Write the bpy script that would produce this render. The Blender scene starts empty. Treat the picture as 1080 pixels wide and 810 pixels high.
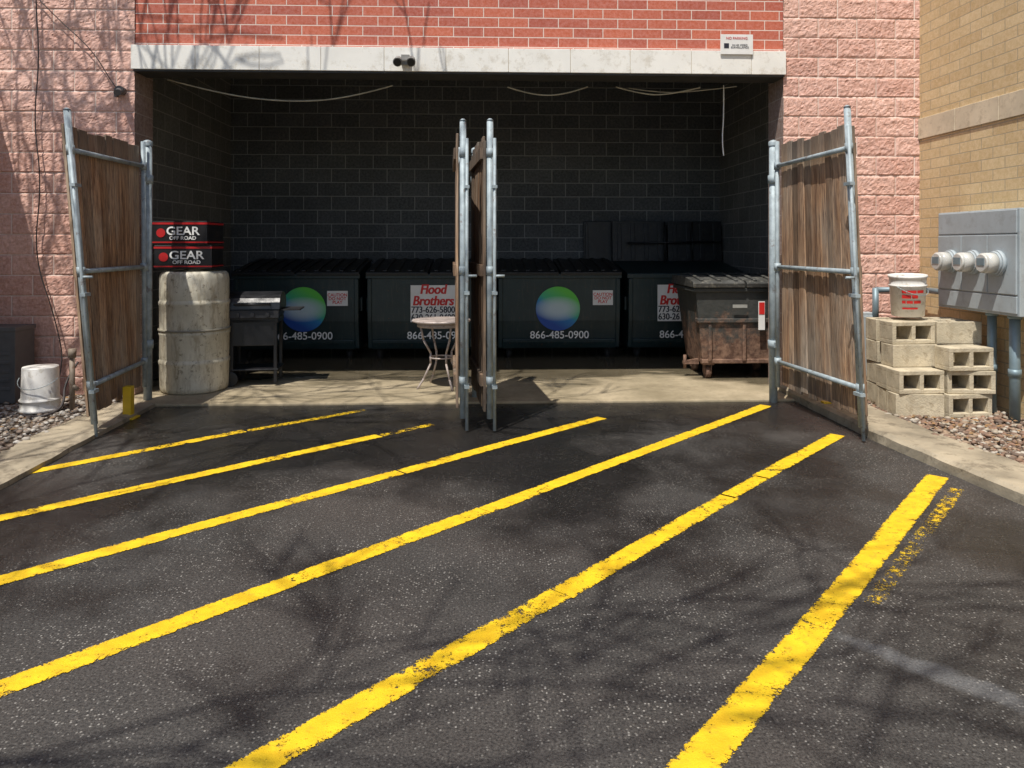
import bpy, bmesh, math, random
from mathutils import Vector, Matrix, noise
random.seed(7)
scene=bpy.context.scene
R=math.radians

# ---------------------------------------------------------------- helpers
def link(o):
    scene.collection.objects.link(o); return o
def empty(name,loc=(0,0,0),rz=0):
    e=bpy.data.objects.new(name,None); e.empty_display_size=.2
    e.location=loc; e.rotation_euler=(0,0,rz); return link(e)
def finish(bm,name,mat=None,parent=None,loc=(0,0,0),rot=(0,0,0),smooth=False,mats=None):
    me=bpy.data.meshes.new(name); bmesh.ops.recalc_face_normals(bm,faces=bm.faces[:])
    bm.to_mesh(me); bm.free()
    if smooth:
        for p in me.polygons: p.use_smooth=True
    if mats:
        for m in mats: me.materials.append(m)
    elif mat: me.materials.append(mat)
    o=bpy.data.objects.new(name,me); o.location=loc; o.rotation_euler=rot
    link(o)
    if parent: o.parent=parent
    return o
def bbox(bm,x0,x1,y0,y1,z0,z1,mi=0):
    vs=[bm.verts.new((x,y,z)) for x in(x0,x1) for y in(y0,y1) for z in(z0,z1)]
    fs=[(0,1,3,2),(4,6,7,5),(0,4,5,1),(2,3,7,6),(0,2,6,4),(1,5,7,3)]
    for f in fs:
        fc=bm.faces.new([vs[i] for i in f]); fc.material_index=mi
    return vs
def bprism(bm,prof,x0,x1,axis='x',mi=0):
    def P(t,a,b):
        return (t,a,b) if axis=='x' else ((a,t,b) if axis=='y' else (a,b,t))
    A=[bm.verts.new(P(x0,a,b)) for a,b in prof]; B=[bm.verts.new(P(x1,a,b)) for a,b in prof]
    n=len(prof)
    for i in range(n):
        f=bm.faces.new((A[i],A[(i+1)%n],B[(i+1)%n],B[i])); f.material_index=mi
    f=bm.faces.new(A); f.material_index=mi
    f=bm.faces.new(B[::-1]); f.material_index=mi
def btube(bm,p1,p2,r1,r2=None,seg=12,mi=0,caps=True):
    r2=r1 if r2 is None else r2
    p1=Vector(p1);p2=Vector(p2); d=(p2-p1)
    if d.length<1e-6: return
    q=d.to_track_quat('Z','Y')
    A=[];B=[]
    for i in range(seg):
        a=2*math.pi*i/seg; v=q@Vector((math.cos(a),math.sin(a),0))
        A.append(bm.verts.new(p1+v*r1)); B.append(bm.verts.new(p2+v*r2))
    for i in range(seg):
        f=bm.faces.new((A[i],A[(i+1)%seg],B[(i+1)%seg],B[i])); f.smooth=True; f.material_index=mi
    if caps:
        f=bm.faces.new(A[::-1]); f.material_index=mi
        f=bm.faces.new(B); f.material_index=mi
def blathe(bm,prof,c=(0,0,0),seg=40,mi=0):
    rings=[]
    for r,z in prof:
        if r<1e-5: rings.append([bm.verts.new((c[0],c[1],c[2]+z))])
        else: rings.append([bm.verts.new((c[0]+r*math.cos(2*math.pi*i/seg),c[1]+r*math.sin(2*math.pi*i/seg),c[2]+z)) for i in range(seg)])
    for k in range(len(rings)-1):
        a,b=rings[k],rings[k+1]
        for i in range(seg):
            j=(i+1)%seg
            if len(a)==1 and len(b)==1: continue
            if len(a)==1: f=bm.faces.new((a[0],b[i],b[j]))
            elif len(b)==1: f=bm.faces.new((a[i],a[j],b[0]))
            else: f=bm.faces.new((a[i],a[j],b[j],b[i]))
            f.smooth=True; f.material_index=mi
def bevel(o,w=.006,s=2):
    m=o.modifiers.new('bev','BEVEL'); m.width=w; m.segments=s; m.limit_method='ANGLE'; m.angle_limit=R(40)
    return o
def boxo(name,x0,x1,y0,y1,z0,z1,mat,parent=None,bv=.006):
    bm=bmesh.new(); bbox(bm,x0,x1,y0,y1,z0,z1)
    o=finish(bm,name,mat,parent)
    if bv: bevel(o,bv)
    return o
def cable(name,pts,r,mat,parent=None):
    cu=bpy.data.curves.new(name,'CURVE'); cu.dimensions='3D'; cu.bevel_depth=r; cu.bevel_resolution=2
    s=cu.splines.new('NURBS'); s.points.add(len(pts)-1); s.use_endpoint_u=True; s.order_u=3
    for i,p in enumerate(pts): s.points[i].co=(*p,1)
    cu.resolution_u=8
    cu.materials.append(mat)
    o=bpy.data.objects.new(name,cu); link(o)
    if parent:o.parent=parent
    return o
def text(name,s,size,loc,mat,parent,rot=(R(90),0,0),shear=0,bold=0,align='CENTER',sx=1):
    cu=bpy.data.curves.new(name,'FONT'); cu.body=s; cu.size=size; cu.align_x=align; cu.align_y='CENTER'
    cu.extrude=.0008; cu.shear=shear; cu.offset=bold; cu.space_line=.85; cu.materials.append(mat)
    o=bpy.data.objects.new(name,cu); o.location=loc; o.rotation_euler=rot; o.scale=(sx,1,1); link(o); o.parent=parent
    return o

# ---------------------------------------------------------------- node helpers
class N:
    def __init__(s,name):
        s.m=bpy.data.materials.new(name); s.m.use_nodes=True
        s.t=s.m.node_tree; s.t.nodes.clear()
        s.out=s.t.nodes.new('ShaderNodeOutputMaterial'); s.b=s.t.nodes.new('ShaderNodeBsdfPrincipled')
        s.t.links.new(s.b.outputs[0],s.out.inputs[0])
        s.tc=s.t.nodes.new('ShaderNodeTexCoord')
    def n(s,k): return s.t.nodes.new(k)
    def l(s,a,b): s.t.links.new(a,b)
    def obj(s): return s.tc.outputs['Object']
    def noise(s,scale,detail=3,vec=None,rough=.55,dist=0):
        n=s.n('ShaderNodeTexNoise'); n.inputs['Scale'].default_value=scale; n.inputs['Detail'].default_value=min(detail,4)
        n.inputs['Roughness'].default_value=rough; n.inputs['Distortion'].default_value=dist
        s.l(vec or s.obj(),n.inputs['Vector']); return n.outputs['Fac']
    def vor(s,scale,vec=None,feature='F1',rnd=1):
        n=s.n('ShaderNodeTexVoronoi'); n.feature=feature; n.inputs['Scale'].default_value=scale; n.inputs['Randomness'].default_value=rnd
        s.l(vec or s.obj(),n.inputs['Vector']); return n
    def ramp(s,fac,stops,interp='LINEAR'):
        n=s.n('ShaderNodeValToRGB'); n.color_ramp.interpolation=interp
        e=n.color_ramp.elements
        while len(e)<len(stops): e.new(.5)
        for i,(p,c) in enumerate(stops):
            e[i].position=p; e[i].color=(c,c,c,1) if not hasattr(c,'__len__') else (*c,1)
        s.l(fac,n.inputs[0]); return n.outputs[0]
    def mix(s,f,a,b,mode='MIX'):
        n=s.n('ShaderNodeMix'); n.data_type='RGBA'; n.blend_type=mode
        def st(sock,v):
            if isinstance(v,bpy.types.NodeSocket): s.l(v,sock)
            elif hasattr(v,'__len__'): sock.default_value=(*v,1)
            else: sock.default_value=v
        st(n.inputs[0],f)
        for k,v in ((6,a),(7,b)):
            if not isinstance(v,bpy.types.NodeSocket) and not hasattr(v,'__len__'): v=(v,v,v)
            st(n.inputs[k],v)
        return n.outputs[2]
    def math(s,op,a,b=0,clamp=False):
        n=s.n('ShaderNodeMath'); n.operation=op; n.use_clamp=clamp
        for i,v in enumerate((a,b)):
            if isinstance(v,bpy.types.NodeSocket): s.l(v,n.inputs[i])
            else: n.inputs[i].default_value=v
        return n.outputs[0]
    def sep(s,vec=None):
        n=s.n('ShaderNodeSeparateXYZ'); s.l(vec or s.obj(),n.inputs[0]); return n.outputs
    def comb(s,x,y,z=0):
        n=s.n('ShaderNodeCombineXYZ')
        for i,v in enumerate((x,y,z)):
            if isinstance(v,bpy.types.NodeSocket): s.l(v,n.inputs[i])
            else: n.inputs[i].default_value=v
        return n.outputs[0]
    def mapping(s,loc=(0,0,0),rot=(0,0,0),scale=(1,1,1),typ='POINT',vec=None):
        n=s.n('ShaderNodeMapping'); n.vector_type=typ
        n.inputs['Location'].default_value=loc; n.inputs['Rotation'].default_value=rot; n.inputs['Scale'].default_value=scale
        s.l(vec or s.obj(),n.inputs[0]); return n.outputs[0]
    def bump(s,h,st=.3,d=.01,prev=None):
        n=s.n('ShaderNodeBump'); n.inputs['Strength'].default_value=st; n.inputs['Distance'].default_value=d
        s.l(h,n.inputs['Height'])
        if prev: s.l(prev,n.inputs['Normal'])
        return n.outputs[0]
    def set(s,color=None,rough=None,metal=None,normal=None,spec=None):
        for k,v in (('Base Color',color),('Roughness',rough),('Metallic',metal),('Normal',normal),('Specular IOR Level',spec)):
            if v is None: continue
            if isinstance(v,bpy.types.NodeSocket): s.l(v,s.b.inputs[k])
            elif hasattr(v,'__len__'): s.b.inputs[k].default_value=(*v,1)
            else: s.b.inputs[k].default_value=v
        return s.m
def simple(name,c,rough=.6,metal=0,var=.35,scale=8,bumpst=.1,c2=None,dirt=None,bscale=60):
    s=N(name); f=s.noise(scale,3)
    c2=c2 or tuple(x*(1-var) for x in c)
    col=s.mix(s.ramp(f,[(.35,0),(.65,1)]),c2,c)
    if dirt:
        d=s.ramp(s.noise(scale*2.7,4,rough=.75),[(.52,0),(.66,1)]); col=s.mix(s.math('MULTIPLY',d,.75),col,dirt)
    r=s.math('ADD',s.math('MULTIPLY',f,.25),rough-.12,True)
    return s.set(col,r,metal,s.bump(s.noise(bscale,2),bumpst,.004) if bumpst>.12 else None)

def brickmat(name,ax,c1,c2,mortar,bw,rh,ms,rough=.85,bst=.6,off=.5,dirtamt=.3,mot=.25,dark=None,bias=0.0,voff=0):
    s=N(name); x,y,z=s.sep()
    u={'x':x,'y':y}[ax]
    vec=s.comb(u,s.math('ADD',z,voff),0)
    b=s.n('ShaderNodeTexBrick'); s.l(vec,b.inputs['Vector'])
    b.inputs['Scale'].default_value=1; b.inputs['Brick Width'].default_value=bw; b.inputs['Row Height'].default_value=rh
    b.inputs['Mortar Size'].default_value=ms; b.inputs['Mortar Smooth'].default_value=.2; b.offset=off
    b.inputs['Bias'].default_value=bias
    b.inputs['Color1'].default_value=(*c1,1); b.inputs['Color2'].default_value=(*c2,1); b.inputs['Mortar'].default_value=(*mortar,1)
    fine=s.noise(30,4,rough=.75); big=s.noise(1.3,3)
    col=s.mix(s.ramp(fine,[(.35,0),(.65,1)]),s.mix(mot,b.outputs['Color'],(0,0,0)),s.mix(mot*.7,b.outputs['Color'],(1,1,1)))
    col=s.mix(s.math('MULTIPLY',s.ramp(big,[(.35,0),(.7,1)]),dirtamt),col,dark or tuple(v*.4 for v in c1))
    col=s.mix(s.math('MULTIPLY',b.outputs['Fac'],.75),col,mortar)
    h=s.math('ADD',s.math('MULTIPLY',b.outputs['Fac'],-1),s.math('MULTIPLY',fine,.5))
    return s.set(col,rough,0,s.bump(h,bst,.008))

# ---------------------------------------------------------------- materials
SUN=Vector((.26,.43,-1)).normalized()

def asphalt():
    s=N('asphalt'); x,y,z=s.sep()
    base=s.mix(s.ramp(s.noise(1.3,4,rough=.7),[(.36,0),(.64,1)]),(.009,.0088,.009),(.040,.0375,.036))
    brown=s.ramp(s.noise(.6,3,vec=s.mapping(loc=(3,1,0))),[(.44,0),(.68,1)])
    base=s.mix(s.math('MULTIPLY',brown,.5),base,(.058,.040,.031))
    gr=s.noise(95,3,rough=.85)
    base=s.mix(s.ramp(gr,[(.36,0),(.64,1)]),s.mix(.75,base,(.003,.003,.003)),s.mix(.11,base,(.5,.47,.42)))
    w=s.math('ADD',s.noise(.75,4,vec=s.mapping(loc=(7,3,0),scale=(1,.8,1)),rough=.6),s.math('MULTIPLY',s.math('SUBTRACT',y,4.1),.06))
    wet=s.ramp(w,[(.44,0),(.60,1)])
    v=s.vor(85); cs=s.n('ShaderNodeSeparateColor'); s.l(v.outputs['Color'],cs.inputs[0])
    stone=s.math('MULTIPLY',s.ramp(cs.outputs[0],[(.60,0),(.68,1)]),s.ramp(v.outputs['Distance'],[(.22,1),(.42,0)]))
    worn=s.ramp(s.noise(2.3,4,vec=s.mapping(loc=(1,9,0)),rough=.7),[(.38,.15),(.62,1)])
    sc=s.mix(cs.outputs[1],(.10,.085,.07),(.46,.44,.40))
    base=s.mix(s.math('MULTIPLY',s.math('MULTIPLY',stone,worn),.9),base,sc)
    base=s.mix(s.math('MULTIPLY',wet,.66),base,(.004,.004,.005))
    mv=s.mapping(loc=(1.62,2.50,0),rot=(0,0,R(-50)),scale=(.5,.075,1),typ='TEXTURE')
    nz=s.n('ShaderNodeTexNoise'); nz.inputs['Scale'].default_value=4; nz.inputs['Detail'].default_value=4; nz.inputs['Roughness'].default_value=.6; s.l(s.obj(),nz.inputs['Vector'])
    av=s.n('ShaderNodeVectorMath'); av.operation='MULTIPLY_ADD'; s.l(nz.outputs['Color'],av.inputs[0]); av.inputs[1].default_value=(1.2,2.6,0)
    sb=s.n('ShaderNodeVectorMath'); sb.operation='SUBTRACT'; s.l(mv,sb.inputs[0]); sb.inputs[1].default_value=(.6,1.3,0); s.l(sb.outputs[0],av.inputs[2])
    dn=s.n('ShaderNodeVectorMath'); dn.operation='LENGTH'; s.l(av.outputs[0],dn.inputs[0])
    streak=s.math('MULTIPLY',s.ramp(dn.outputs['Value'],[(.5,1),(1.2,0)]),s.ramp(gr,[(.35,.5),(.6,1)]))
    base=s.mix(s.math('MULTIPLY',streak,.5),base,(.20,.205,.21))
    rough=s.mix(wet,.62,s.mix(s.ramp(s.noise(3,3),[(.35,0),(.65,1)]),.12,.32))
    h=s.math('ADD',s.math('MULTIPLY',stone,.5),s.math('MULTIPLY',gr,1.0))
    n1=s.bump(h,.6,.006)
    return s.set(base,rough,0,n1,.6)

def paint():
    s=N('yellow_road_paint')
    uv=s.tc.outputs['UV']; u,v,_=s.sep(uv)
    e=s.math('ABSOLUTE',s.math('SUBTRACT',u,.5))
    vc=s.n('ShaderNodeVertexColor'); vc.layer_name='wear'; wc=s.n('ShaderNodeSeparateColor'); s.l(vc.outputs[0],wc.inputs[0])
    nn=s.noise(22,4,rough=.75); n2=s.noise(120,3,rough=.8)
    val=s.math('ADD',s.math('ADD',s.math('MULTIPLY',nn,.55),s.math('MULTIPLY',n2,.65)),s.math('MULTIPLY',s.math('POWER',s.math('MULTIPLY',e,2),6),.22))
    val=s.math('ADD',val,s.math('MULTIPLY',wc.outputs[0],.5))
    patch=s.math('MULTIPLY',s.ramp(s.noise(2.6,3),[(.48,0),(.68,1)]),.11)
    val=s.math('ADD',val,patch)
    mask=s.ramp(val,[(.730,1),(.770,0)])
    col=s.mix(s.ramp(s.noise(9,3),[(.3,0),(.7,1)]),(.72,.43,.008),(.90,.61,.014))
    col=s.mix(s.math('MULTIPLY',s.ramp(nn,[(.52,0),(.66,1)]),.4),col,(.38,.23,.03))
    s.set(col,.6,0,s.bump(n2,.6,.005))
    tr=s.n('ShaderNodeBsdfTransparent'); mx=s.n('ShaderNodeMixShader'); s.l(mask,mx.inputs[0]); s.l(tr.outputs[0],mx.inputs[1]); s.l(s.b.outputs[0],mx.inputs[2])
    s.l(mx.outputs[0],s.out.inputs[0]); return s.m

def concrete_pad():
    s=N('concrete_pad'); x,y,z=s.sep()
    c=s.mix(s.ramp(s.noise(2,4,rough=.65),[(.3,0),(.7,1)]),(.24,.195,.12),(.46,.38,.255))
    c=s.mix(s.math('MULTIPLY',s.ramp(s.noise(26,4,rough=.75),[(.5,0),(.7,1)]),.4),c,(.13,.11,.08))
    w=s.math('ADD',s.noise(1.3,4,vec=s.mapping(scale=(.6,1.4,1))),s.math('MULTIPLY',s.math('SUBTRACT',y,7.95),.35)); wet=s.ramp(w,[(.47,0),(.6,1)])
    c=s.mix(s.math('MULTIPLY',wet,.66),c,(.045,.038,.026))
    rough=s.mix(wet,.8,s.mix(s.noise(3,2),.05,.2))
    return s.set(c,rough,0,s.bump(s.noise(50,3),.12,.003))
def wood():
    s=N('weathered_wood'); vc=s.n('ShaderNodeVertexColor'); vc.layer_name='tone'
    g=s.noise(9,4,vec=s.mapping(scale=(5,5,.22)),rough=.7,dist=.4); g2=s.noise(30,3,vec=s.mapping(scale=(6,6,.15)))
    c=s.mix(s.ramp(g,[(.36,0),(.64,1)]),(.15,.075,.040),(.50,.32,.19))
    c=s.mix(s.math('MULTIPLY',s.ramp(s.noise(2.2,3,vec=s.mapping(scale=(1.5,1.5,.5))),[(.42,0),(.66,1)]),.6),c,(.44,.385,.31))
    c=s.mix(s.math('MULTIPLY',s.ramp(g2,[(.54,0),(.64,1)]),.7),c,(.05,.028,.018))
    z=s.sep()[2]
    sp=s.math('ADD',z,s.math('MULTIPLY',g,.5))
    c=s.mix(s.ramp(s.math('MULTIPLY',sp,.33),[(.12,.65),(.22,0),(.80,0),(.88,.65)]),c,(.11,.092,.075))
    c=s.mix(1,c,vc.outputs[0],'MULTIPLY')
    return s.set(c,.85,0,s.bump(s.math('ADD',g,g2),.6,.006))
def galv():
    s=N('galvanized_steel')
    c=s.mix(s.ramp(s.noise(12,4),[(.3,0),(.7,1)]),(.24,.29,.315),(.42,.49,.52))
    rust=s.ramp(s.noise(8,4,rough=.75),[(.58,0),(.67,1)])
    c=s.mix(s.math('MULTIPLY',rust,.65),c,(.13,.085,.06))
    return s.set(c,.6,.1)
def dump():
    s=N('dark_green_painted_steel')
    c=s.mix(s.ramp(s.noise(3,3),[(.3,0),(.7,1)]),(.007,.020,.022),(.014,.034,.037))
    st=s.ramp(s.noise(9,4,vec=s.mapping(scale=(3,3,.35)),rough=.7),[(.54,0),(.68,1)])
    c=s.mix(s.math('MULTIPLY',st,.45),c,(.06,.06,.052))
    c=s.mix(s.ramp(s.noise(16,4,rough=.8),[(.64,0),(.69,1)]),c,(.11,.045,.02))
    return s.set(c,.42,0,s.bump(s.noise(5,2),.25,.02))
def rusty():
    s=N('rusty_container_steel'); z=s.sep()[2]
    f=s.math('ADD',s.math('MULTIPLY',s.math('SUBTRACT',.62,z),.7),s.noise(6,4,rough=.75))
    m=s.ramp(f,[(.45,0),(.66,1)])
    r=s.mix(s.ramp(s.noise(14,4,rough=.75),[(.38,0),(.62,1)]),(.09,.046,.030),(.25,.15,.10))
    c=s.mix(m,s.mix(s.noise(10,4),(.022,.026,.025),(.065,.066,.06)),r)
    return s.set(c,.75,0,s.bump(s.noise(20,3),.5,.01))
def tankmat():
    s=N('stained_polyethylene')
    c=s.mix(s.ramp(s.noise(3,4),[(.3,0),(.7,1)]),(.50,.46,.35),(.72,.68,.56))
    d=s.ramp(s.noise(6,4,vec=s.mapping(scale=(2.2,2.2,.5)),rough=.8),[(.47,0),(.64,1)])
    c=s.mix(s.math('MULTIPLY',d,.55),c,(.25,.19,.115))
    c=s.mix(s.math('MULTIPLY',s.ramp(s.noise(20,4,rough=.8),[(.58,0),(.65,1)]),.65),c,(.11,.085,.05))
    return s.set(c,.45,0,s.bump(s.noise(9,3),.3,.015))
def logom():
    s=N('round_decal'); x,y,z=s.sep()
    t=s.math('ADD',s.math('MULTIPLY',x,1.0),s.math('MULTIPLY',y,1.7))
    c=s.ramp(s.math('ADD',t,.5),[(.1,(.01,.07,.36)),(.42,(.02,.22,.50)),(.58,(.05,.44,.24)),(.95,(.12,.56,.06))])
    e=s.math('ADD',s.math('POWER',s.math('ABSOLUTE',s.math('MULTIPLY',x,3.2)),2),s.math('POWER',s.math('ABSOLUTE',s.math('MULTIPLY',y,6)),2))
    c=s.mix(s.ramp(e,[(.1,.9),(1.4,0)]),c,(.55,.65,.68))
    return s.set(c,.5)

M_as=asphalt(); M_paint=paint(); M_pad=concrete_pad(); M_wood=wood(); M_galv=galv(); M_dump=dump(); M_rust=rusty(); M_tank=tankmat(); M_logo=logom()
M_split=brickmat('split_face_block','x',(.82,.485,.38),(.68,.355,.27),(.84,.68,.59),.4,.2,.0055,bst=.9,dirtamt=.25,mot=.24,dark=(.52,.27,.19))
M_red=brickmat('red_brick','x',(.62,.14,.062),(.44,.085,.045),(.78,.66,.58),.30,.098,.0045,bst=.5,dirtamt=.2,mot=.14,dark=(.34,.07,.045),voff=.05)
M_tan=brickmat('tan_brick','y',(.75,.57,.30),(.62,.445,.21),(.44,.36,.23),.30,.098,.0050,bst=.7,dirtamt=.2,mot=.14,dark=(.47,.34,.18))
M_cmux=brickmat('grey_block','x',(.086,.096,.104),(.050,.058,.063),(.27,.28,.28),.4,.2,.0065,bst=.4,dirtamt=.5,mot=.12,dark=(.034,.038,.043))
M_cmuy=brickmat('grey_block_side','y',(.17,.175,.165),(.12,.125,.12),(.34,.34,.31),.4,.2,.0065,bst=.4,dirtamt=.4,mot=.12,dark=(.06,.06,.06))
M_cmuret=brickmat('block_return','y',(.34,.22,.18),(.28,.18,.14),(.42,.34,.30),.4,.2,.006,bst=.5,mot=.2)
M_lime=simple('limestone',(.88,.86,.80),.8,var=.10,scale=3,bumpst=.2,dirt=(.62,.58,.50))
M_lime2=simple('limestone_band',(.70,.60,.43),.8,var=.2,scale=4,bumpst=.2,dirt=(.46,.38,.26))
M_curb=simple('curb_concrete',(.44,.375,.27),.85,var=.5,scale=2.6,bumpst=.6,dirt=(.14,.115,.08))
M_soil=simple('soil',(.16,.115,.08),.95,var=.5,scale=10,bumpst=.8)
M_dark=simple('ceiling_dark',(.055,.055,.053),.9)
M_blackp=simple('black_plastic',(.012,.012,.014),.4,var=.4,scale=6,bumpst=.15)
M_lid=simple('lid_plastic',(.013,.014,.016),.45,var=.4,scale=5,bumpst=.3,dirt=(.035,.035,.03))
M_rub=simple('rubber',(.02,.02,.02),.8)
M_white=simple('white_plastic',(.82,.81,.78),.45,var=.08,scale=5,dirt=(.50,.46,.39),bumpst=.1)
M_signw=simple('white_sign',(.82,.81,.78),.5,var=.1,scale=6,bumpst=.03)
M_redt=simple('red_print',(.62,.022,.018),.5,var=.1)
M_inkt=simple('dark_print',(.02,.02,.035),.5,var=.1)
M_wht=simple('white_print',(.88,.88,.86),.5,var=.1)
M_metal=simple('meter_cabinet_paint',(.40,.455,.48),.55,0,var=.14,scale=4,bumpst=.1,dirt=(.30,.33,.34))
M_cond=simple('conduit',(.22,.30,.34),.5,.3,var=.2)
M_glass=simple('meter_glass',(.62,.62,.58),.25,0,var=.25)
M_blk=simple('cinder_block',(.64,.56,.41),.9,var=.28,scale=7,bumpst=1.0,dirt=(.38,.31,.21),bscale=90)
M_yel=simple('yellow_paint',(.78,.52,.02),.5,var=.2)
M_card=simple('carton_black',(.015,.015,.017),.4,var=.2)
M_cardr=simple('carton_red',(.50,.018,.02),.4,var=.15)
M_bark=simple('bark',(.13,.10,.08),.9,var=.4,bumpst=0)
M_cable=simple('cable_pale',(.50,.48,.40),.6)
M_cabled=simple('cable_dark',(.05,.04,.04),.6)
M_grey=simple('dark_grey_plastic',(.11,.115,.12),.6,var=.25)
M_tabl=simple('table_enamel',(.55,.47,.43),.5,var=.3,scale=10,dirt=(.28,.19,.14))

# ---------------------------------------------------------------- ground
bm=bmesh.new()
S=150
vs=[bm.verts.new(p) for p in((-S,-S,0),(S,-S,0),(S,S,0),(-S,S,0))]; bm.faces.new(vs)
finish(bm,'ground',M_as)

lines=[((-3.35,4.64),(-1.92,6.02),.1,(.0,.07)),((-1.90,6.03),(-1.07,6.74),.085,(.17,.30)),
 ((-3.2,3.65),(-.817,5.83),.105,(.0,.06)),((-.80,5.84),(-.43,6.18),.085,(.20,.30)),
 ((-2.9,2.69),(-.55,4.89),.105,(.0,.02)),((-.54,4.9),(1.024,6.363),.105,(.01,.04)),((-2.9,1.29),(.0,4.175),.11,(0,.03)),((.01,4.17),(2.629,6.79),.105,(0,.03)),
 ((-1.9,.85),(.33,3.17),.112,(0,.04)),((.335,3.16),(1.47,4.35),.110,(.01,.05)),((1.45,4.34),(1.80,4.70),.095,(.12,.13)),((1.78,4.69),(2.783,5.72),.108,(.04,.02)),
 ((-.45,.93),(2.938,4.67),.118,(0,.02)),((1.62,3.02),(2.90,4.43),.085,(.44,.32))]
bm=bmesh.new(); uvl=bm.loops.layers.uv.new('UVMap'); cl=bm.loops.layers.float_color.new('wear')
for li,(a,b,w,wr) in enumerate(lines):
    a=Vector(a);b=Vector(b);d=(b-a);L=d.length;d.normalize();nn=Vector((-d.y,d.x))
    n=max(2,int(L/.1)); prev=None
    for i in range(n+1):
        t=i/n; p=a+d*L*t+nn*(.004*math.sin(t*L*1.7+a.x)); ww=w*(1+.05*noise.noise(Vector((t*L*1.5,a.x,3))))
        zz=.004 if li!=len(lines)-1 else .003
        A=bm.verts.new((*(p-nn*ww*.56),zz)); B=bm.verts.new((*(p+nn*ww*.56),zz))
        if prev:
            f=bm.faces.new((prev[0],A,B,prev[1]))
            tt=(prev[2],t,t,prev[2]); us=(0,0,1,1)
            for lp,q,u in zip(f.loops,tt,us):
                lp[uvl].uv=(u,q*L); wv=max(0,wr[0]+(wr[1]-wr[0])*q); lp[cl]=(wv,wv,wv,1)
        prev=(A,B,t)
finish(bm,'road_markings',M_paint)

boxo('concrete_pad',-3.62,3.47,6.97,10.8,-.1,.022,M_pad,None,.01)

def kerb(pts,w,h,name):
    bm=bmesh.new(); prev=None
    P=[]
    for i in range(len(pts)-1):
        a=Vector(pts[i]);b=Vector(pts[i+1]);k=max(1,int((b-a).length/.1))
        for j in range(k): P.append(a+(b-a)*j/k)
    P.append(Vector(pts[-1]))
    for i,p in enumerate(P):
        s=1 if w>0 else -1
        j=lambda q:(noise.noise(Vector((q*3.1,i*.45,p.x)))*.02)
        prof=[(0,-.02),(j(1),h*.75),(.03*s+j(5),h+j(2)*.4),(w*.5,h+j(3)*.4),(w+j(6),h+j(4)*.4),(w,-.02)]
        ring=[bm.verts.new((p.x+q[0],p.y,q[1])) for q in prof]
        if prev:
            for k in range(len(ring)-1): bm.faces.new((prev[k],prev[k+1],ring[k+1],ring[k]))
        else: bm.faces.new(ring)
        prev=ring
    bm.faces.new(prev[::-1])
    return finish(bm,name,M_curb)
kerb([(2.98,7.36),(2.98,5.5),(3.1,4.1),(3.28,2.2),(3.5,0),(3.5,-6)],.42,.085,'kerb')
kerb([(-3.03,6.95),(-3.0,5.8),(-2.94,4.5),(-2.85,2.5),(-2.85,-6)],-.42,.045,'kerb')
bm=bmesh.new()
for side in (0,1):
    zz=.06 if side==0 else .03
    if side==0: pol=[(3.9,-6),(4.45,-6),(4.45,7.42),(3.38,7.42),(3.38,5.6),(3.5,4.1)]
    else: pol=[(-9,-6),(-3.24,-6),(-3.24,2.5),(-3.42,6.95),(-3.42,7.42),(-9,7.42)]
    bm.faces.new([bm.verts.new((x,y,zz)) for x,y in pol])
finish(bm,'soil_bed',M_soil)

def gravel(name,rx,ry,z,n,ok,cols):
    mats=[]
    for i,c in enumerate(cols): mats.append(simple(name+'_stone%d'%i,c,.8,var=.25,scale=20,bumpst=0))
    ico=bmesh.new(); bmesh.ops.create_icosphere(ico,subdivisions=1,radius=1); base=[v.co.copy() for v in ico.verts]; fac=[[v.index for v in f.verts] for f in ico.faces]; ico.free()
    V=[];F=[];MI=[]
    for i in range(n):
        x=random.uniform(*rx);y=random.uniform(*ry)
        if not ok(x,y): continue
        r=random.choice([.008,.011,.014,.018,.024]); q=Matrix.Rotation(random.random()*6.28,3,'Z')@Matrix.Rotation(random.uniform(-.5,.5),3,'X')
        sc=Vector((1.25*random.uniform(.8,1.3),random.uniform(.8,1.1),random.uniform(.5,.8)))*r; o=len(V); m=random.randrange(len(cols))
        zz=z+r*random.uniform(.1,.9)
        for b in base:
            b2=b*(1+.18*noise.noise(b*2+Vector((i,0,0))))
            p=q@Vector((b2.x*sc.x,b2.y*sc.y,b2.z*sc.z)); V.append((p.x+x,p.y+y,p.z+zz))
        for f in fac: F.append([k+o for k in f]); MI.append(m)
    me=bpy.data.meshes.new(name); me.from_pydata(V,[],F)
    for m in mats: me.materials.append(m)
    me.polygons.foreach_set('material_index',MI); me.polygons.foreach_set('use_smooth',[True]*len(F))
    link(bpy.data.objects.new(name,me))
def okR(x,y):
    e=3.40 if y>5.5 else 3.40+(5.5-y)*.09
    return x>e+random.uniform(-.08,.08)
gravel('gravel',(3.3,4.43),(3.6,7.36),.06,6200,okR,[(.36,.26,.18),(.24,.155,.11),(.42,.36,.28),(.17,.12,.09),(.5,.45,.38),(.30,.18,.12)])
gravel('gravel',(-4.75,-3.35),(4.6,7.36),.03,3600,lambda x,y:x<-3.42+random.uniform(-.1,.06) and (y>5 or random.random()<.5),[(.34,.29,.24),(.24,.18,.14),(.44,.40,.35),(.16,.13,.11),(.5,.47,.43)])
bm=bmesh.new()
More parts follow.
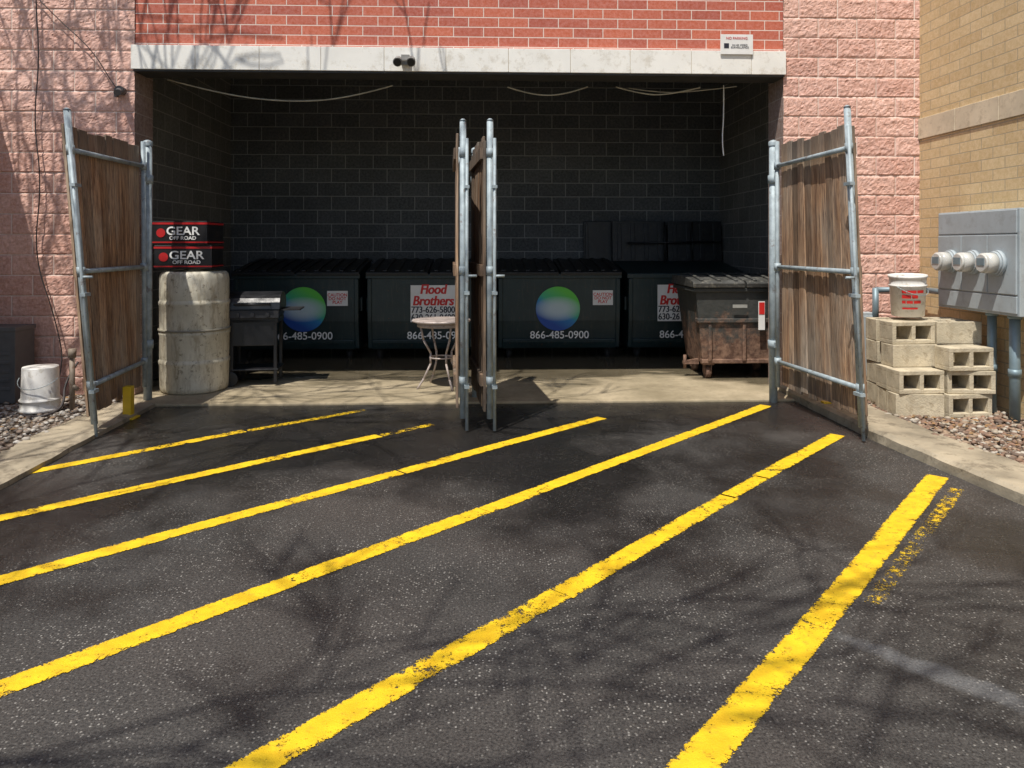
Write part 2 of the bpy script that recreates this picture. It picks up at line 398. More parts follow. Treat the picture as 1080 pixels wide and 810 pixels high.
for i in range(340):
    if i%3: x=random.uniform(3.45,4.4); y=random.uniform(4.8,6.9)
    else: x=random.uniform(-4.6,-3.5); y=random.uniform(5.2,7.3)
    z=.085+random.random()*.01 if x>0 else .06; a=random.random()*6.28; s=random.uniform(.012,.03)
    m=Matrix.Translation((x,y,z))@Matrix.Rotation(a,4,'Z')@Matrix.Rotation(random.uniform(-.6,.6),4,'X')
    q=[bm.verts.new(m@Vector(p)) for p in((-s,0,0),(-s*.2,-s*.55,.004),(s,0,.002),(-s*.1,s*.55,.006))]; bm.faces.new(q)
finish(bm,'dead_leaves',simple('dead_leaf',(.34,.20,.09),.8,var=.5,scale=15,bumpst=0))

# ---------------------------------------------------------------- building
B=empty('commercial_building')
def splitface(name,x0,x1,z0,z1,y,parent,step=.0135):
    nx=int((x1-x0)/step);nz=int((z1-z0)/step); V=[];F=[]
    for j in range(nz+1):
        z=z0+(z1-z0)*j/nz
        row=math.floor(z/.2); fz=z/.2-row
        for i in range(nx+1):
            x=x0+(x1-x0)*i/nx
            u=x/.4+(.5 if row%2==0 else 0); col=math.floor(u); fu=u-col
            d=min(min(fu,1-fu)*.4,min(fz,1-fz)*.2)
            k=min(1,max(0,(d-.004)/.010))
            P=Vector((x*8,z*8,col*3.7+row*1.3))
            h=.4+.35*noise.noise(P)+.3*noise.noise(P*2.6)+.28*noise.noise(P*5.5)+.2*noise.noise(P*10)
            tilt=(fz-.5)*.5*noise.noise(Vector((col*5.1,row*7.3,1)))+(fu-.5)*.5*noise.noise(Vector((col*2.1,row*3.3,4)))
            dd=k*(.003+.018*(h+tilt))
            V.append((x,y-dd,z))
    w=nx+1
    for j in range(nz):
        for i in range(nx): a=j*w+i; F.append((a,a+1,a+w+1,a+w))
    me=bpy.data.meshes.new(name); me.from_pydata(V,[],F); me.materials.append(M_split)
    o=bpy.data.objects.new(name,me); link(o); o.parent=parent; return o
splitface('pier_face_left',-5.6,-3.42,0,4.6,7.40,B)
splitface('pier_face_right',3.04,4.45,0,4.6,7.40,B)
boxo('pier_core_left',-9,-3.424,7.404,7.8,0,6.5,M_cmuret,B,0)
boxo('pier_core_right',3.044,4.6,7.404,7.8,0,6.5,M_cmuret,B,0)
boxo('red_brick_wall',-3.42,3.04,7.402,7.72,3.455,6.5,M_red,B,0)
boxo('tan_brick_wall',4.45,4.8,-1,7.398,0,2.57,M_tan,B,0)
boxo('tan_brick_wall_upper',4.45,4.8,-1,7.398,2.785,6.5,M_tan,B,0)
bm=bmesh.new(); yy=7.396
while yy>-1:
    bbox(bm,4.435,4.8,yy-.59,yy,2.573,2.782); yy-=.597
bevel(finish(bm,'stone_band',M_lime2,B),.004)
bm=bmesh.new(); xx=-3.44
for L in [.62,.62,.60,.62,.61,.62,.62,.60,.62,.61,.355]:
    bbox(bm,xx,xx+L-.004,7.35,7.70,3.215,3.452); xx+=L
bevel(finish(bm,'stone_lintel',M_lime,B),.004)
boxo('lintel_core',-3.40,3.02,7.358,7.69,3.23,3.44,M_lime2,B,0)
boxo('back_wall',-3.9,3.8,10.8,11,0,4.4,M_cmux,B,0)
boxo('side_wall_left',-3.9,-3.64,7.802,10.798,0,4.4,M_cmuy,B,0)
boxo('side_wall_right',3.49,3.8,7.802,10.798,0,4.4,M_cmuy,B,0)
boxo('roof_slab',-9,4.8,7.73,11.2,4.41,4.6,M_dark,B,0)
bm=bmesh.new()
for k in range(7): 
    y=8.1+k*.42
    bbox(bm,-3.62,3.47,y,y+.05,4.15,4.40)
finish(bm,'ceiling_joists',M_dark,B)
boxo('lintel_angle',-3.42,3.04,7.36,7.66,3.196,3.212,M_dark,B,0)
boxo('shadow_casting_wall',-5.2,-4.78,2.6,7.36,0,3.0,M_tan,None,.01)  # added past the left edge, sized to throw a diagonal shadow on the pier

# ---------------------------------------------------------------- gates
def gate(name,hinge,free,side,lean=0,H=2.45,topjit=.02,seed=1,rodside=None):
    random.seed(seed)
    h=Vector(hinge);f=Vector(free);d=f-h;L=d.length
    rs=-side if rodside is None else rodside
    g=empty(name,(h.x,h.y,0),math.atan2(d.y,d.x))
    def sh(bm):
        for v in bm.verts: v.co.y+=lean*max(0,v.co.x)/L*(v.co.z-1.25)
    bm=bmesh.new()
    btube(bm,(.09,0,.16),(.09,0,H+.02),.020); btube(bm,(L-.03,0,.10),(L-.03,0,H+.1),.026)
    for z in (.40,1.29,2.24): 
        btube(bm,(.09,0,z),(L-.03,0,z),.020)
        for xx in (.09,L-.03): btube(bm,(xx,0,z-.035),(xx,0,z+.035),.031)
    btube(bm,(L-.03,0,H+.1),(L-.03,0,H+.115),.030,.012)
    sh(bm); finish(bm,'pipe_frame',M_galv,g)
    bm=bmesh.new()
    btube(bm,(L+.03,rs*.03,.015),(L+.03,rs*.03,H-.05),.013)
    for z in(.35,1.1,1.95): bbox(bm,L-.045,L+.05,rs*.03-.020,rs*.03+.020,z,z+.025)
    btube(bm,(L+.03,rs*.03,1.25),(L+.03,rs*.11,1.25),.010)
    sh(bm); finish(bm,'drop_rod',M_galv,g)
    bm=bmesh.new()
    btube(bm,(0,0,0),(0,0,H+.0),.038,seg=16); blathe(bm,[(.044,-.01),(.046,.02),(.04,.035),(.02,.045),(0,.05)],(0,0,H),16)
    for z in(.55,2.12): 
        btube(bm,(0,0,z-.04),(0,0,z+.04),.05,seg=16); bbox(bm,0,.10,-.015,.015,z-.025,z+.025)
    finish(bm,'hinge_post',M_galv,g)
    bm=bmesh.new(); cl=bm.loops.layers.float_color.new('tone'); x=.10
    while x<L-.05:
        w=random.uniform(.10,.15); w=min(w,L-.02-x)
        z0=.17+random.uniform(-.02,.02); z1=H-.02+random.uniform(-topjit,topjit); yo=side*(.026+random.uniform(0,.010)); th=side*.020
        n0=len(bm.faces)
        bbox(bm,x,x+w-.009,min(yo,yo+th),max(yo,yo+th),z0,z1)
        bm.faces.ensure_lookup_table(); t=random.uniform(.55,1.25); tw=random.uniform(-.06,.14)
        for fc in bm.faces[n0:]:
            for lp in fc.loops: lp[cl]=(t,t*(1-tw*.5),t*(1-tw),1)
        x+=w
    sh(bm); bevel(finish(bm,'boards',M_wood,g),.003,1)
    bm=bmesh.new(); cl=bm.loops.layers.float_color.new('tone')
    for z in(.40,1.29,2.24):
        bbox(bm,.12,L-.06,side*.062-.014,side*.062+.014,z-.045,z+.045)
    for fc in bm.faces:
        for lp in fc.loops: lp[cl]=(.6,.6,.6,1)
    sh(bm); finish(bm,'back_rails',M_wood,g)
    return g
gate('wooden_gate',(-3.20,7.18),(-3.13,5.86),-1,lean=-.085,H=2.45,seed=3)
gate('wooden_gate',(2.76,6.95),(2.84,5.52),1,lean=-.05,H=2.45,seed=5)
gate('wooden_gate',(-.225,7.2),(-.165,5.95),-1,H=2.40,seed=8,topjit=.05)
gate('wooden_gate',(-.075,7.2),(.055,5.93),-1,H=2.40,seed=9,topjit=.05,rodside=1)
def stop(x,y,h=.3):
    e=empty('yellow_gate_stop',(x,y,0)); bm=bmesh.new(); bbox(bm,-.035,.035,-.035,.035,0,h); bbox(bm,-.07,.07,-.07,.07,0,.015)
    bevel(finish(bm,'post',M_yel,e),.005)
stop(-3.06,6.5,.28); stop(3.06,6.5,.10)

# ---------------------------------------------------------------- dumpsters
def dumpster(x0,x1,yf,signs,openlid=False):
    e=empty('dumpster',((x0+x1)/2,yf,.022)); w=(x1-x0)/2-.03
    bm=bmesh.new()
    prof=[(.06,.14),(0,.5),(-.02,1.08),(.0,1.10),(1.05,1.24),(1.07,1.2),(1.0,.14)]
    bprism(bm,prof,-w,w)
    bprism(bm,[(-.045,1.045),(-.045,1.105),(0.01,1.112),(0.01,1.045)],-w-.02,w+.02)
    for sx in(-1,1):
        a,b=sorted((sx*(w-.0),sx*(w-.055)))
        bprism(bm,[(.045,.15),(-.022,.5),(-.04,1.04),(0,1.04),(.08,.15)],a,b)
        a,b=sorted((sx*w,sx*(w+.03))); bbox(bm,a,b,.1,.95,.62,.80)
    bprism(bm,[(.04,.14),(.005,.22),(-.002,.26),(.05,.26),(.08,.14)],-w+.055,w-.055)
    o=finish(bm,'body',M_dump,e); bevel(o,.008)
    bm=bmesh.new()
    for sx in(-1,1):
        a,b=sorted((sx*.012,sx*(w+.015)))
        if not openlid:
            bprism(bm,[(-.07,1.085),(-.075,1.125),(-.04,1.135),(.5,1.215),(1.06,1.275),(1.06,1.25),(-.03,1.113)],a,b)
            for k in range(5):
                xx=a+(b-a)*(k+.5)/5
                bprism(bm,[(-.03,1.135),(.5,1.22),(1.0,1.275),(1.0,1.29),(.5,1.24),(-.03,1.155)],xx-.03,xx+.03)
        else:
            bprism(bm,[(1.06,1.24),(1.10,1.24),(1.16,1.80),(1.12,1.82)],a,b)
            for k in range(4):
                xx=a+(b-a)*(k+.5)/4
                bprism(bm,[(1.04,1.27),(1.065,1.27),(1.12,1.78),(1.10,1.78)],xx-.03,xx+.03)
    bevel(finish(bm,'lid',M_lid,e),.006)
    if openlid:
        bm=bmesh.new()
        btube(bm,(-.6,1.0,1.50),(.75,1.0,1.52),.014); btube(bm,(-.05,1.0,1.2),(-.05,1.04,1.8),.012); btube(bm,(.35,1.0,1.2),(.35,1.04,1.8),.012)
        finish(bm,'lid_bar',M_lid,e)
    bm=bmesh.new()
    for sx in(-1,1):
        for yy in(.14,.88):
            x=sx*(w-.14); bbox(bm,x-.05,x+.05,yy-.05,yy+.05,.125,.145)
            bbox(bm,x-.035,x-.028,yy-.03,yy+.05,.05,.13); bbox(bm,x+.028,x+.035,yy-.03,yy+.05,.05,.13)
            btube(bm,(x-.022,yy+.02,.062),(x+.022,yy+.02,.062),.062,seg=20)
    finish(bm,'casters',M_rub,e)
    for s in signs:
        if s[0]=='logo':
            bm=bmesh.new(); n=40; c=[bm.verts.new((.285*math.cos(6.2832*i/n),.285*math.sin(6.2832*i/n),0)) for i in range(n)]; bm.faces.new(c)
            finish(bm,'round_decal',M_logo,e,loc=(s[1],-.024,.655),rot=(R(92),0,0))
        if s[0]=='phone': text('phone_number',s[2],.135,(s[1],-.028,.315),M_wht,e,bold=.0012) 
        if s[0]=='sticker':
            boxo('sticker',s[1]-.13,s[1]+.13,-.030,-.022,.70,.89,M_signw,e,0)
            text('sticker_text','CAUTION\nDO NOT\nPLAY',.055,(s[1],-.032,.79),M_redt,e,bold=.001)
        if s[0]=='sign':
            X=s[1]; boxo('sign_board',X-.285,X+.285,-.032,-.022,.49,.96,M_signw,e,0)
            for k in range(3):
                text('sign_name','Flood\nBrothers',.172,(X+(k-1)*.005,-.034-.0004*k,.83),M_redt,e,shear=.2,bold=.002,sx=.84)
            for k in range(2):
                text('sign_numbers','773-626-5800\n630-261-0400',.115,(X+k*.004,-.034-.0004*k,.595),M_inkt,e,bold=.001,sx=.86)
    return e
dumpster(-3.19,-1.56,9.5,[('logo',.09),('phone',.08,'866-485-0900'),('sticker',.52)])
dumpster(-1.51,.12,9.5,[('sign',.05),('phone',.1,'866-485-0900')])
dumpster(.16,1.79,9.5,[('logo',-.02),('phone',0,'866-485-0900'),('sticker',.56)])
dumpster(1.84,3.46,9.5,[('sign',-.12),('phone',0,'866-485-0900')],openlid=True)
b=empty('leaning_panel',(0,0,0))
bm=bmesh.new(); bprism(bm,[(10.615,.03),(10.65,.03),(10.77,1.84),(10.735,1.84)],1.46,2.42); 
for x in(1.5,1.93,2.36): bprism(bm,[(10.59,.03),(10.62,.03),(10.74,1.82),(10.71,1.82)],x-.02,x+.02)
bevel(finish(bm,'panel',M_lid,b),.008)

# ---------------------------------------------------------------- rusty bin
e=empty('rusty_waste_bin',(2.86,8.0,.022))
bm=bmesh.new()
def frus(bm,b0,b1,t0,t1,yb,yt,z0,z1,yb0=0,yt0=0):
    v=[bm.verts.new(p) for p in((b0,yb0,z0),(b1,yb0,z0),(b1,yb,z0),(b0,yb,z0),(t0,yt0,z1),(t1,yt0,z1),(t1,yt,z1),(t0,yt,z1))]
    for f in((0,3,2,1),(4,5,6,7),(0,1,5,4),(1,2,6,5),(2,3,7,6),(3,0,4,7)): bm.faces.new([v[i] for i in f])
frus(bm,-.45,.42,-.55,.52,.72,.80,.17,1.0,.05,-.02)
for z,yo,xo in((.62,-.012,.0),(.17,.03,0)):
    t=(z-.17)/.83; bbox(bm,-.45-.1*t-.02,.42+.1*t+.02,.05-.07*t-.025,.10,z,z+.05)
for x in(-.38,0,.36): bbox(bm,x-.02,x+.02,.0,.05,.2,.62)
bbox(bm,-.58,.55,-.045,.83,.96,1.005)
bevel(finish(bm,'body',M_rust,e),.01)
bm=bmesh.new()
for a,b_ in((-.59,-.02),(.0,.57)):
    bprism(bm,[(-.07,1.01),(-.08,1.06),(-.03,1.085),(.4,1.13),(.84,1.11),(.86,1.02)],a,b_)
    for k in range(3):
        x=a+.1+k*.19; bprism(bm,[(-.05,1.08),(.4,1.135),(.8,1.12),(.8,1.135),(.4,1.155),(-.05,1.10)],x-.02,x+.02)
bevel(finish(bm,'lid',simple('weathered_lid',(.085,.085,.08),.5,var=.5,scale=7,bumpst=.3,dirt=(.20,.19,.16)),e),.01)
bm=bmesh.new()
for x in(-.38,.36):
    for y in(.12,.62):
        bbox(bm,x-.06,x+.06,y-.06,y+.06,.15,.172); bbox(bm,x-.04,x-.032,y-.04,y+.04,.05,.15); bbox(bm,x+.032,x+.04,y-.04,y+.04,.05,.15)
        btube(bm,(x-.027,y,.065),(x+.027,y,.065),.065,seg=20)
bprism(bm,[(-.62,.14),(-.62,.17),(-.45,.20),(-.45,.14)],.2,.26,axis='y'); btube(bm,(-.60,.23,.09),(-.60,.23,.24),.018)
finish(bm,'casters',M_rust,e)
boxo('side_tag',.13,.20,-.062,-.052,.55,.86,M_signw,e,0); boxo('side_tag_red',.135,.195,-.066,-.0625,.72,.85,M_redt,e,0)
boxo('label',-.15,.01,-.052,-.046,.79,.825,simple('faded_label',(.35,.35,.32),.6),e,0)

# ---------------------------------------------------------------- barrel + boxes
e=empty('plastic_barrel',(-2.95,7.68,.022))
bm=bmesh.new(); pr=[(0,0),(.30,0),(.322,.02),(.327,.06)]
for z in(.31,.60,.90):
    pr+=[(.331,z-.035),(.338,z-.02),(.338,z+.005),(.328,z+.02),(.328,z+.03),(.331,z+.05)]
pr+=[(.331,1.13),(.322,1.18),(.30,1.205),(.29,1.21),(.28,1.195),(.1,1.195),(.09,1.235),(0,1.235)]
blathe(bm,pr,seg=64)
for v in bm.verts:
    a=math.atan2(v.co.y,v.co.x); k=1+.012*noise.noise(Vector((math.cos(a)*1.5,math.sin(a)*1.5,v.co.z*3))); v.co.x*=k; v.co.y*=k
finish(bm,'barrel_shell',M_tank,e)
bm=bmesh.new(); blathe(bm,[(.326,.615),(.345,.615),(.345,.635),(.326,.635)],seg=56)
finish(bm,'strap',simple('strap',(.34,.31,.24),.6),e)
for i,(z,rz,dx) in enumerate(((1.262,R(4),0),(1.502,R(-3),-.01))):
    e=empty('product_carton',(-2.99+dx,7.66,z),rz)
    boxo('carton_body',-.28,.27,-.2,.2,0,.232,M_card,e,.004)
    boxo('red_edge_top',-.283,.273,-.203,.203,.198,.218,M_cardr,e,0)
    boxo('red_edge_bottom',-.283,.273,-.203,.203,.015,.028,M_cardr,e,0)
    text('label_name','GEAR',.115,(.03,-.206,.13),M_wht,e,bold=.002,sx=1.15)
    text('label_line','OFF ROAD',.048,(.03,-.206,.062),M_wht,e,bold=.001,sx=1.15)
    bm=bmesh.new(); c=[bm.verts.new((-.19+.045*math.cos(.3927*k),-.205,.115+.045*math.sin(.3927*k))) for k in range(16)]; bm.faces.new(c); finish(bm,'round_mark',M_cardr,e)
# ---------------------------------------------------------------- grill
e=empty('barbecue_grill',(-2.42,8.0,.022),R(6))
bm=bmesh.new()
for x in(-.22,.22):
    for y in(-.17,.17): bbox(bm,x-.018,x+.018,y-.018,y+.018,.03 if x>0 else .06,.72)
bbox(bm,-.25,.25,-.19,.19,.16,.18); bbox(bm,-.22,.22,-.19,-.17,.42,.70); bbox(bm,-.25,.25,-.19,.19,.66,.71)
frus(bm,-.24,.24,-.27,.27,.19,.21,.70,.80,-.19,-.22)
bbox(bm,-.46,-.27,-.17,.17,.78,.80)
for y in(-.2,.2): btube(bm,(-.23,y-.015,.08),(-.23,y+.015,.08),.08,seg=20)
bevel(finish(bm,'cart_and_firebox',M_blackp,e),.006)
bm=bmesh.new()
pr=[(-.23,.805)]+[(-.23*math.cos(t),.83+.15*math.sin(t)) for t in [i*math.pi/10 for i in range(1,10)]]+[(.23,.805)]
bprism(bm,pr,-.27,.27); btube(bm,(-.18,-.26,.86),(.18,-.26,.86),.012); bbox(bm,-.18,-.165,-.26,-.2,.855,.865); bbox(bm,.165,.18,-.26,-.2,.855,.865)
finish(bm,'hood',simple('grill_hood',(.02,.021,.024),.36,.0,var=.5,scale=12,bumpst=.6,bscale=15),e)
bm=bmesh.new(); bbox(bm,-.26,.26,-.225,-.205,.715,.79)
for x in(-.15,0,.15): btube(bm,(x,-.25,.75),(x,-.222,.75),.022)
bbox(bm,.28,.47,-.17,.17,.785,.80)
finish(bm,'control_panel_and_shelf',simple('panel_grey',(.03,.03,.034),.5,0),e)
# ---------------------------------------------------------------- bistro table
e=empty('round_table',(-.44,7.72,.022))
bm=bmesh.new(); blathe(bm,[(0,.675),(.285,.675),(.30,.68),(.305,.69),(.30,.70),(.285,.703),(0,.70)],seg=40); blathe(bm,[(.24,.63),(.25,.63),(.25,.675),(.24,.675)],seg=40)
finish(bm,'table_top',M_tabl,e)
bm=bmesh.new()
for a in(.5,2.07,3.64,5.2):
    pts=[(.24,.66),(.20,.50),(.12,.36),(.12,.25),(.2,.10),(.27,.0)]
    for (r1,z1),(r2,z2) in zip(pts,pts[1:]): btube(bm,(r1*math.cos(a),r1*math.sin(a),z1),(r2*math.cos(a),r2*math.sin(a),z2),.011,seg=8)
blathe(bm,[(.115,.30),(.125,.30),(.125,.315),(.115,.315),(.115,.30)],seg=30)
finish(bm,'legs',M_tabl,e)

# ---------------------------------------------------------------- buckets
def bucket(loc,inv=False,tilt=(0,0,0),label=False,h=.36,r=.15):
    e=empty('plastic_bucket',loc); e.rotation_euler=tilt
    bm=bmesh.new()
    if inv: pr=[(0,h),(r*.86,h),(r*.88,h-.01),(r*.93,.12),(r*.95,.11),(r*1.03,.10),(r*1.03,.09),(r*.96,.085),(r*.97,.03),(r*1.05,.02),(r*1.05,0),(r*.97,0)]
    else: pr=[(0,.02),(r*.84,.02),(r*.95,h-.02),(r*.99,h),(r*1.05,h),(r*1.05,h-.02),(r*1.0,h-.025),(r*.97,h-.08),(r*1.03,h-.085),(r*1.03,h-.095),(r*.97,h-.1),(r*.88,0),(0,0)]
    blathe(bm,pr,seg=40); finish(bm,'shell',M_white,e)
    bm=bmesh.new(); n=20
    for i in range(n):
        a0=math.pi*1.05+i*math.pi*.9/n;a1=math.pi*1.05+(i+1)*math.pi*.9/n; zz=lambda a:h*.78-.10*math.sin(-(a))*.9
        btube(bm,(r*1.06*math.cos(a0),r*1.06*math.sin(a0),zz(a0)),(r*1.06*math.cos(a1),r*1.06*math.sin(a1),zz(a1)),.003,seg=6)
    finish(bm,'handle',M_galv,e)
    if label:
        bm=bmesh.new()
        def patch(a,b,z0,z1):
            n=5
            for i in range(n):
                p=a+(b-a)*i/n;q=a+(b-a)*(i+1)/n; rr=lambda z:r*(.88+.09*z/(h-.08))+.003
                bm.faces.new([bm.verts.new(k) for k in((rr(z0)*math.cos(p),rr(z0)*math.sin(p),z0),(rr(z0)*math.cos(q),rr(z0)*math.sin(q),z0),(rr(z1)*math.cos(q),rr(z1)*math.sin(q),z1),(rr(z1)*math.cos(p),rr(z1)*math.sin(p),z1))])
        s0=math.pi*1.12
        for z0,z1,segs in((.21,.235,((0,.25),(.3,.8),(.85,1.3))),(.165,.195,((0,.5),(.56,.9))),(.12,.145,((0,.2),(.26,.6),(.66,1.1))),(.07,.085,((0,.9),))):
            for a,b in segs: patch(s0+a,s0+b,z0,z1)
        finish(bm,'red_label',M_redt,e)
bucket((-3.86,6.6,.06),inv=True,h=.38,r=.158)
bucket((3.76,6.42,.875),tilt=(R(2),R(-3),R(20)),label=True)
e=empty('grey_utility_cabinet',(-4.50,7.1,.04))
bm=bmesh.new(); bbox(bm,-.2,.2,-.14,.16,0,.68); bbox(bm,-.21,.21,-.15,.17,.66,.70); 
for k in range(5): bbox(bm,-.16,.16,-.15,-.14,.12+k*.08,.15+k*.08)
bevel(finish(bm,'cabinet',M_grey,e),.01)
e=empty('vent_pipe',(-3.60,6.62,.03)); bm=bmesh.new()
btube(bm,(0,0,0),(0,0,.50),.022); btube(bm,(0,0,.48),(0,0,.56),.032); btube(bm,(0,0,.24),(.05,0,.20),.018)
finish(bm,'pipe',simple('old_pipe',(.30,.25,.20),.7,.3,dirt=(.14,.07,.04)),e)
cable('garden_hose',[(-3.62,6.75,.45),(-3.66,6.6,.30),(-3.60,6.5,.12),(-3.66,6.4,.06),(-3.8,6.35,.05),(-4.0,6.5,.05)],.010,M_cabled)

# ---------------------------------------------------------------- cinder blocks
def cblock(x,y,z,rz,front=True):
    bm=bmesh.new()
    if front:
        bbox(bm,-.195,.195,-.095,.095,0,.036); bbox(bm,-.195,.195,-.095,.095,.154,.19)
        for a,b in((-.195,-.158),(-.018,.018),(.158,.195)): bbox(bm,a+.0005,b-.0005,-.094,.094,.034,.156)
    else:
        bbox(bm,-.195,.195,-.095,-.06,0,.19); bbox(bm,-.195,.195,.06,.095,0,.19)
        for a,b in((-.195,-.158),(-.018,.018),(.158,.195)): bbox(bm,a+.0005,b-.0005,-.062,.062,.001,.189)
    o=finish(bm,'cinder_block',M_blk,None,(x,y,z),(0,0,rz)); bevel(o,.005)
random.seed(4)
for c in range(4):
    z=.07+c*.192
    for col,(X,fr) in enumerate(((3.66,c%2==1),(4.07,c<3))):
        cblock(X+random.uniform(-.03,.03),6.30+random.uniform(-.03,.03),z,R(random.uniform(-5,5)),fr)
    for X in(3.68,4.09):
        cblock(X+random.uniform(-.01,.01),6.53+random.uniform(-.01,.02),z,R(random.uniform(-2,2)),False)
cblock(4.02,6.06,.07,R(5),True); cblock(4.05,6.07,.262,R(-5),True); cblock(4.03,6.06,.454,R(3),True)
cblock(3.62,6.08,.07,R(-6),False); cblock(3.63,6.09,.262,R(2),True)

# ---------------------------------------------------------------- electric meter cabinet
e=empty('electric_meter_cabinet',(4.2,6.16,.93))
bm=bmesh.new(); bbox(bm,0,.235,-.52,.52,0,.86)
bbox(bm,-.012,0.0,-.50,.50,.66,.85); bbox(bm,-.012,0,-.50,.50,.02,.16)
for y0,y1 in((-.5,-.17),(-.165,.165),(.17,.5)): bbox(bm,-.016,0,y0,y1,.17,.65)
bevel(finish(bm,'cabinet',M_metal,e),.006)
bm=bmesh.new()
for y in(-.30,.0,.30):
    btube(bm,(-.016,y,.42),(-.05,y,.42),.105,seg=28); btube(bm,(-.05,y,.42),(-.065,y,.42),.098,.09,seg=28)
finish(bm,'meter_rings',M_metal,e)
bm=bmesh.new()
for y in(-.30,.0,.30):
    btube(bm,(-.06,y,.42),(-.15,y,.42),.085,.082,seg=28,mi=0); btube(bm,(-.15,y,.42),(-.165,y,.42),.082,.068,seg=28,mi=0)
    bbox(bm,-.169,-.1645,y-.045,y+.045,.40,.46,1)
finish(bm,'meter_domes',None,e,mats=[M_glass,M_cond])
bm=bmesh.new()
for y,r in((-.06,.036),(-.33,.04)):
    btube(bm,(.10,y,0),(.10,y,-.9),r,seg=16); btube(bm,(.10,y,-.03),(.10,y,.0),r+.012,seg=16); btube(bm,(.10,y,-.50),(.10,y,-.44),r+.008,seg=16)
btube(bm,(.16,.52,.12),(.16,1.0,.12),.028,seg=16); btube(bm,(.16,1.0,.12),(.16,1.08,.12),.036,seg=16)
btube(bm,(.16,1.06,.12),(-.30,1.06,.12),.028,seg=16); btube(bm,(-.30,1.06,.14),(-.30,1.06,-.25),.03,seg=16)
finish(bm,'conduits',M_cond,e)
e=empty('grey_disconnect_box',(3.80,7.30,.16))
bm=bmesh.new(); bbox(bm,-.11,.11,-.07,.07,0,.66); bbox(bm,-.10,.10,-.082,-.07,.03,.63); btube(bm,(0,0,-.12),(0,0,0),.03); btube(bm,(.07,-.09,.3),(.07,-.08,.4),.01)
bevel(finish(bm,'box',M_metal,e),.005)

# ---------------------------------------------------------------- small fittings on facade
e=empty('floodlight_camera',(-.77,7.33,3.32))
bm=bmesh.new(); bbox(bm,-.04,.04,-.02,.02,-.05,.05); bbox(bm,-.09,.09,-.05,-.03,-.01,.01)
for x in(-.065,.065):
    btube(bm,(x,-.03,0),(x,-.12,-.05),.035,.045,seg=16)
finish(bm,'lamps',simple('fixture_grey',(.30,.29,.27),.5),e)
bm=bmesh.new()
for x in(-.065,.065): btube(bm,(x,-.121,-.051),(x,-.125,-.053),.036,seg=16)
finish(bm,'lenses',M_blackp,e)
e=empty('security_camera',(-3.53,7.35,2.97)); bm=bmesh.new()
btube(bm,(0,.03,.03),(0,-.05,.03),.04,seg=16); btube(bm,(0,-.04,.02),(.04,-.16,-.02),.03,.032,seg=16); bbox(bm,-.06,-.04,-.02,.03,-.03,.05)
finish(bm,'body',simple('camera_shell',(.12,.11,.11),.5),e)
e=empty('wall_notice_sign',(2.54,7.335,3.51)); boxo('board',-.165,.165,-.004,.006,-.10,.10,M_signw,e,.002)
text('line_1','NO PARKING',.036,(0,-.006,.06),M_redt,e); text('line_2','24 HR VIDEO\nSURVEILLANCE',.027,(.03,-.006,-.02),M_inkt,e)
boxo('icon',-.13,-.08,-.006,-.004,-.04,.01,M_inkt,e,0)
cable('hanging_cable',[(-3.25,7.74,3.20),(-2.7,7.76,3.05),(-2.0,7.78,2.98),(-1.4,7.78,3.03),(-.95,7.76,3.16)],.008,M_cable)
cable('hanging_cable',[(.25,7.78,3.16),(.5,7.8,3.08),(.85,7.8,3.08),(1.1,7.78,3.17)],.008,M_cable)
cable('hanging_cable',[(1.4,7.78,3.17),(1.7,7.8,3.09),(2.0,7.8,3.10),(2.3,7.78,3.17)],.008,M_cable)
cable('hanging_cable',[(1.55,7.84,3.17),(1.9,7.86,3.12),(2.35,7.84,3.15),(2.7,7.8,3.19)],.006,M_cable)
cable('hanging_cable',[(2.56,7.8,3.2),(2.57,7.82,2.9),(2.54,7.8,2.6),(2.56,7.8,2.45)],.006,M_wht)
cable('wall_cable',[(-4.36,7.35,5.2),(-4.35,7.35,3.9),(-4.30,7.34,3.3),(-4.36,7.34,2.7),(-4.28,7.34,2.1),(-4.36,7.34,1.4),(-4.15,7.33,.8),(-4.05,7.33,.3),(-4.1,7.2,.06)],.006,M_cabled)
cable('wall_cable',[(-4.8,7.35,4.4),(-4.2,7.34,3.75),(-3.8,7.34,3.4),(-3.6,7.34,3.05),(-3.53,7.34,2.98)],.005,M_cabled)

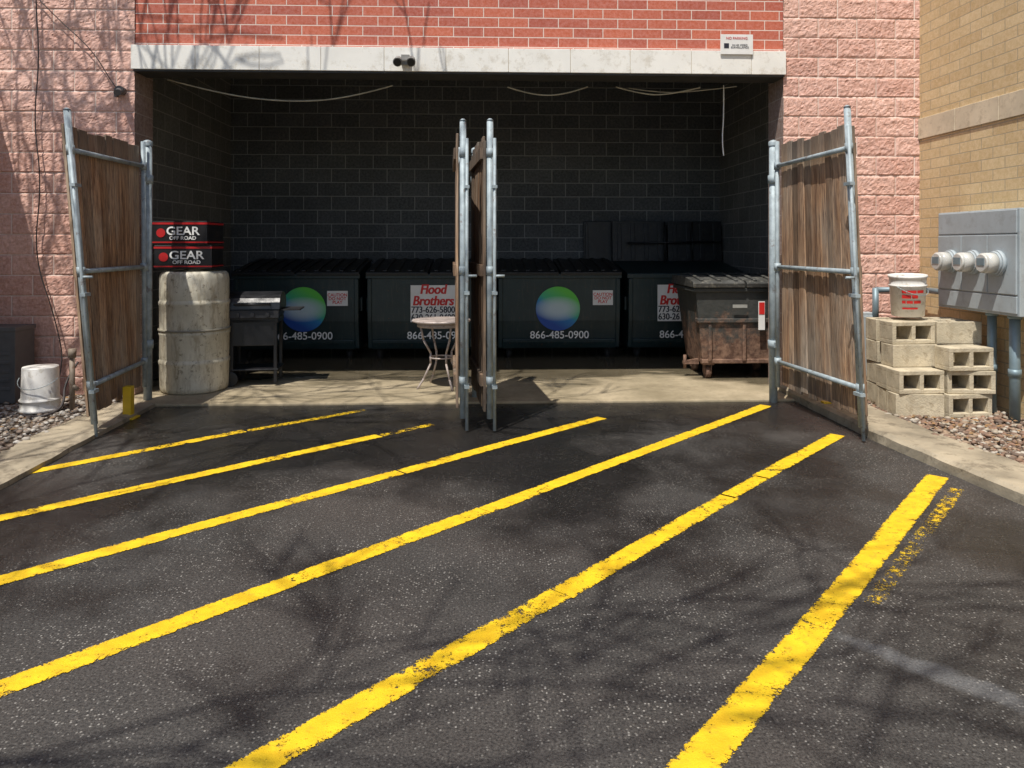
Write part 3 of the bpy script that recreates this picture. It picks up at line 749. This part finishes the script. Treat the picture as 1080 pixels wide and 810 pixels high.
# ---------------------------------------------------------------- bare trees (off frame, cast branch shadows)
def tree(name,base,top,seed,spread,levels=6,r0=.08,zmin=3.7,zmax=6.0):
    random.seed(seed); bm=bmesh.new()
    def grow(p,d,L,r,lev):
        n=3; q=p.copy(); dd=d.copy(); rr=r
        for i in range(n):
            dd=(dd+Vector((random.uniform(-.2,.2),random.uniform(-.2,.2),random.uniform(-.08,.08)))).normalized()
            if q.z<zmin+.6 and lev>0: dd.z=abs(dd.z)+.1
            if q.z>zmax: dd.z*=.25
            q2=q+dd*L/n; r2=rr*.88
            btube(bm,q,q2,rr,r2,seg=4 if lev>2 else 8,caps=False)
            if lev<levels and lev>0 and random.random()<.65: 
                sd=(dd+Vector((random.uniform(-1,1),random.uniform(-1,1),random.uniform(-.3,.4)))*.9).normalized(); grow(q2,sd,L*.6,max(.009,r2*.5),lev+2)
            q=q2; rr=r2
        if lev<levels:
            for k in range(4 if lev<1 else 3 if lev<2 else 2):
                sd=(dd+Vector((random.uniform(-1,1),random.uniform(-1,1),random.uniform(-.4,.3)))*spread).normalized()
                grow(q,sd,L*random.uniform(.64,.82),max(.010,rr*.6),lev+1)
    b=Vector(base); t=Vector(top); grow(b,(t-b).normalized(),(t-b).length*.82,r0,0)
    finish(bm,name,M_bark)
tree('bare_tree',(-4.7,.1,0),(-4.0,.7,4.6),11,.85)
tree('bare_tree',(-7.2,4.0,0),(-6.2,4.5,4.8),23,.8)

# ---------------------------------------------------------------- light
w=bpy.data.worlds.new('World'); scene.world=w; w.use_nodes=True
nt=w.node_tree; bg=nt.nodes['Background']; sky=nt.nodes.new('ShaderNodeTexSky'); sky.sky_type='NISHITA'; sky.sun_disc=False
el=math.asin(-SUN.z); src=-SUN
sky.sun_elevation=el; sky.sun_rotation=math.atan2(src.x,src.y)
nt.links.new(sky.outputs[0],bg.inputs[0]); bg.inputs[1].default_value=.12
L=bpy.data.lights.new('sun','SUN'); L.energy=5; L.angle=R(.5); L.color=(1,.95,.87)
lo=link(bpy.data.objects.new('sun',L)); lo.rotation_euler=SUN.to_track_quat('-Z','Y').to_euler(); lo.location=(-5,-8,15)

cam=bpy.data.cameras.new('camera'); co=link(bpy.data.objects.new('camera',cam)); co.location=(0,0,1.5)
co.rotation_euler=(R(90),0,R(-2.2)); cam.lens=26; cam.sensor_width=36; cam.shift_y=-147/1080; cam.clip_end=500; cam.clip_start=.05
scene.camera=co
scene.view_settings.view_transform='Standard'; scene.view_settings.look='None'; scene.view_settings.exposure=0
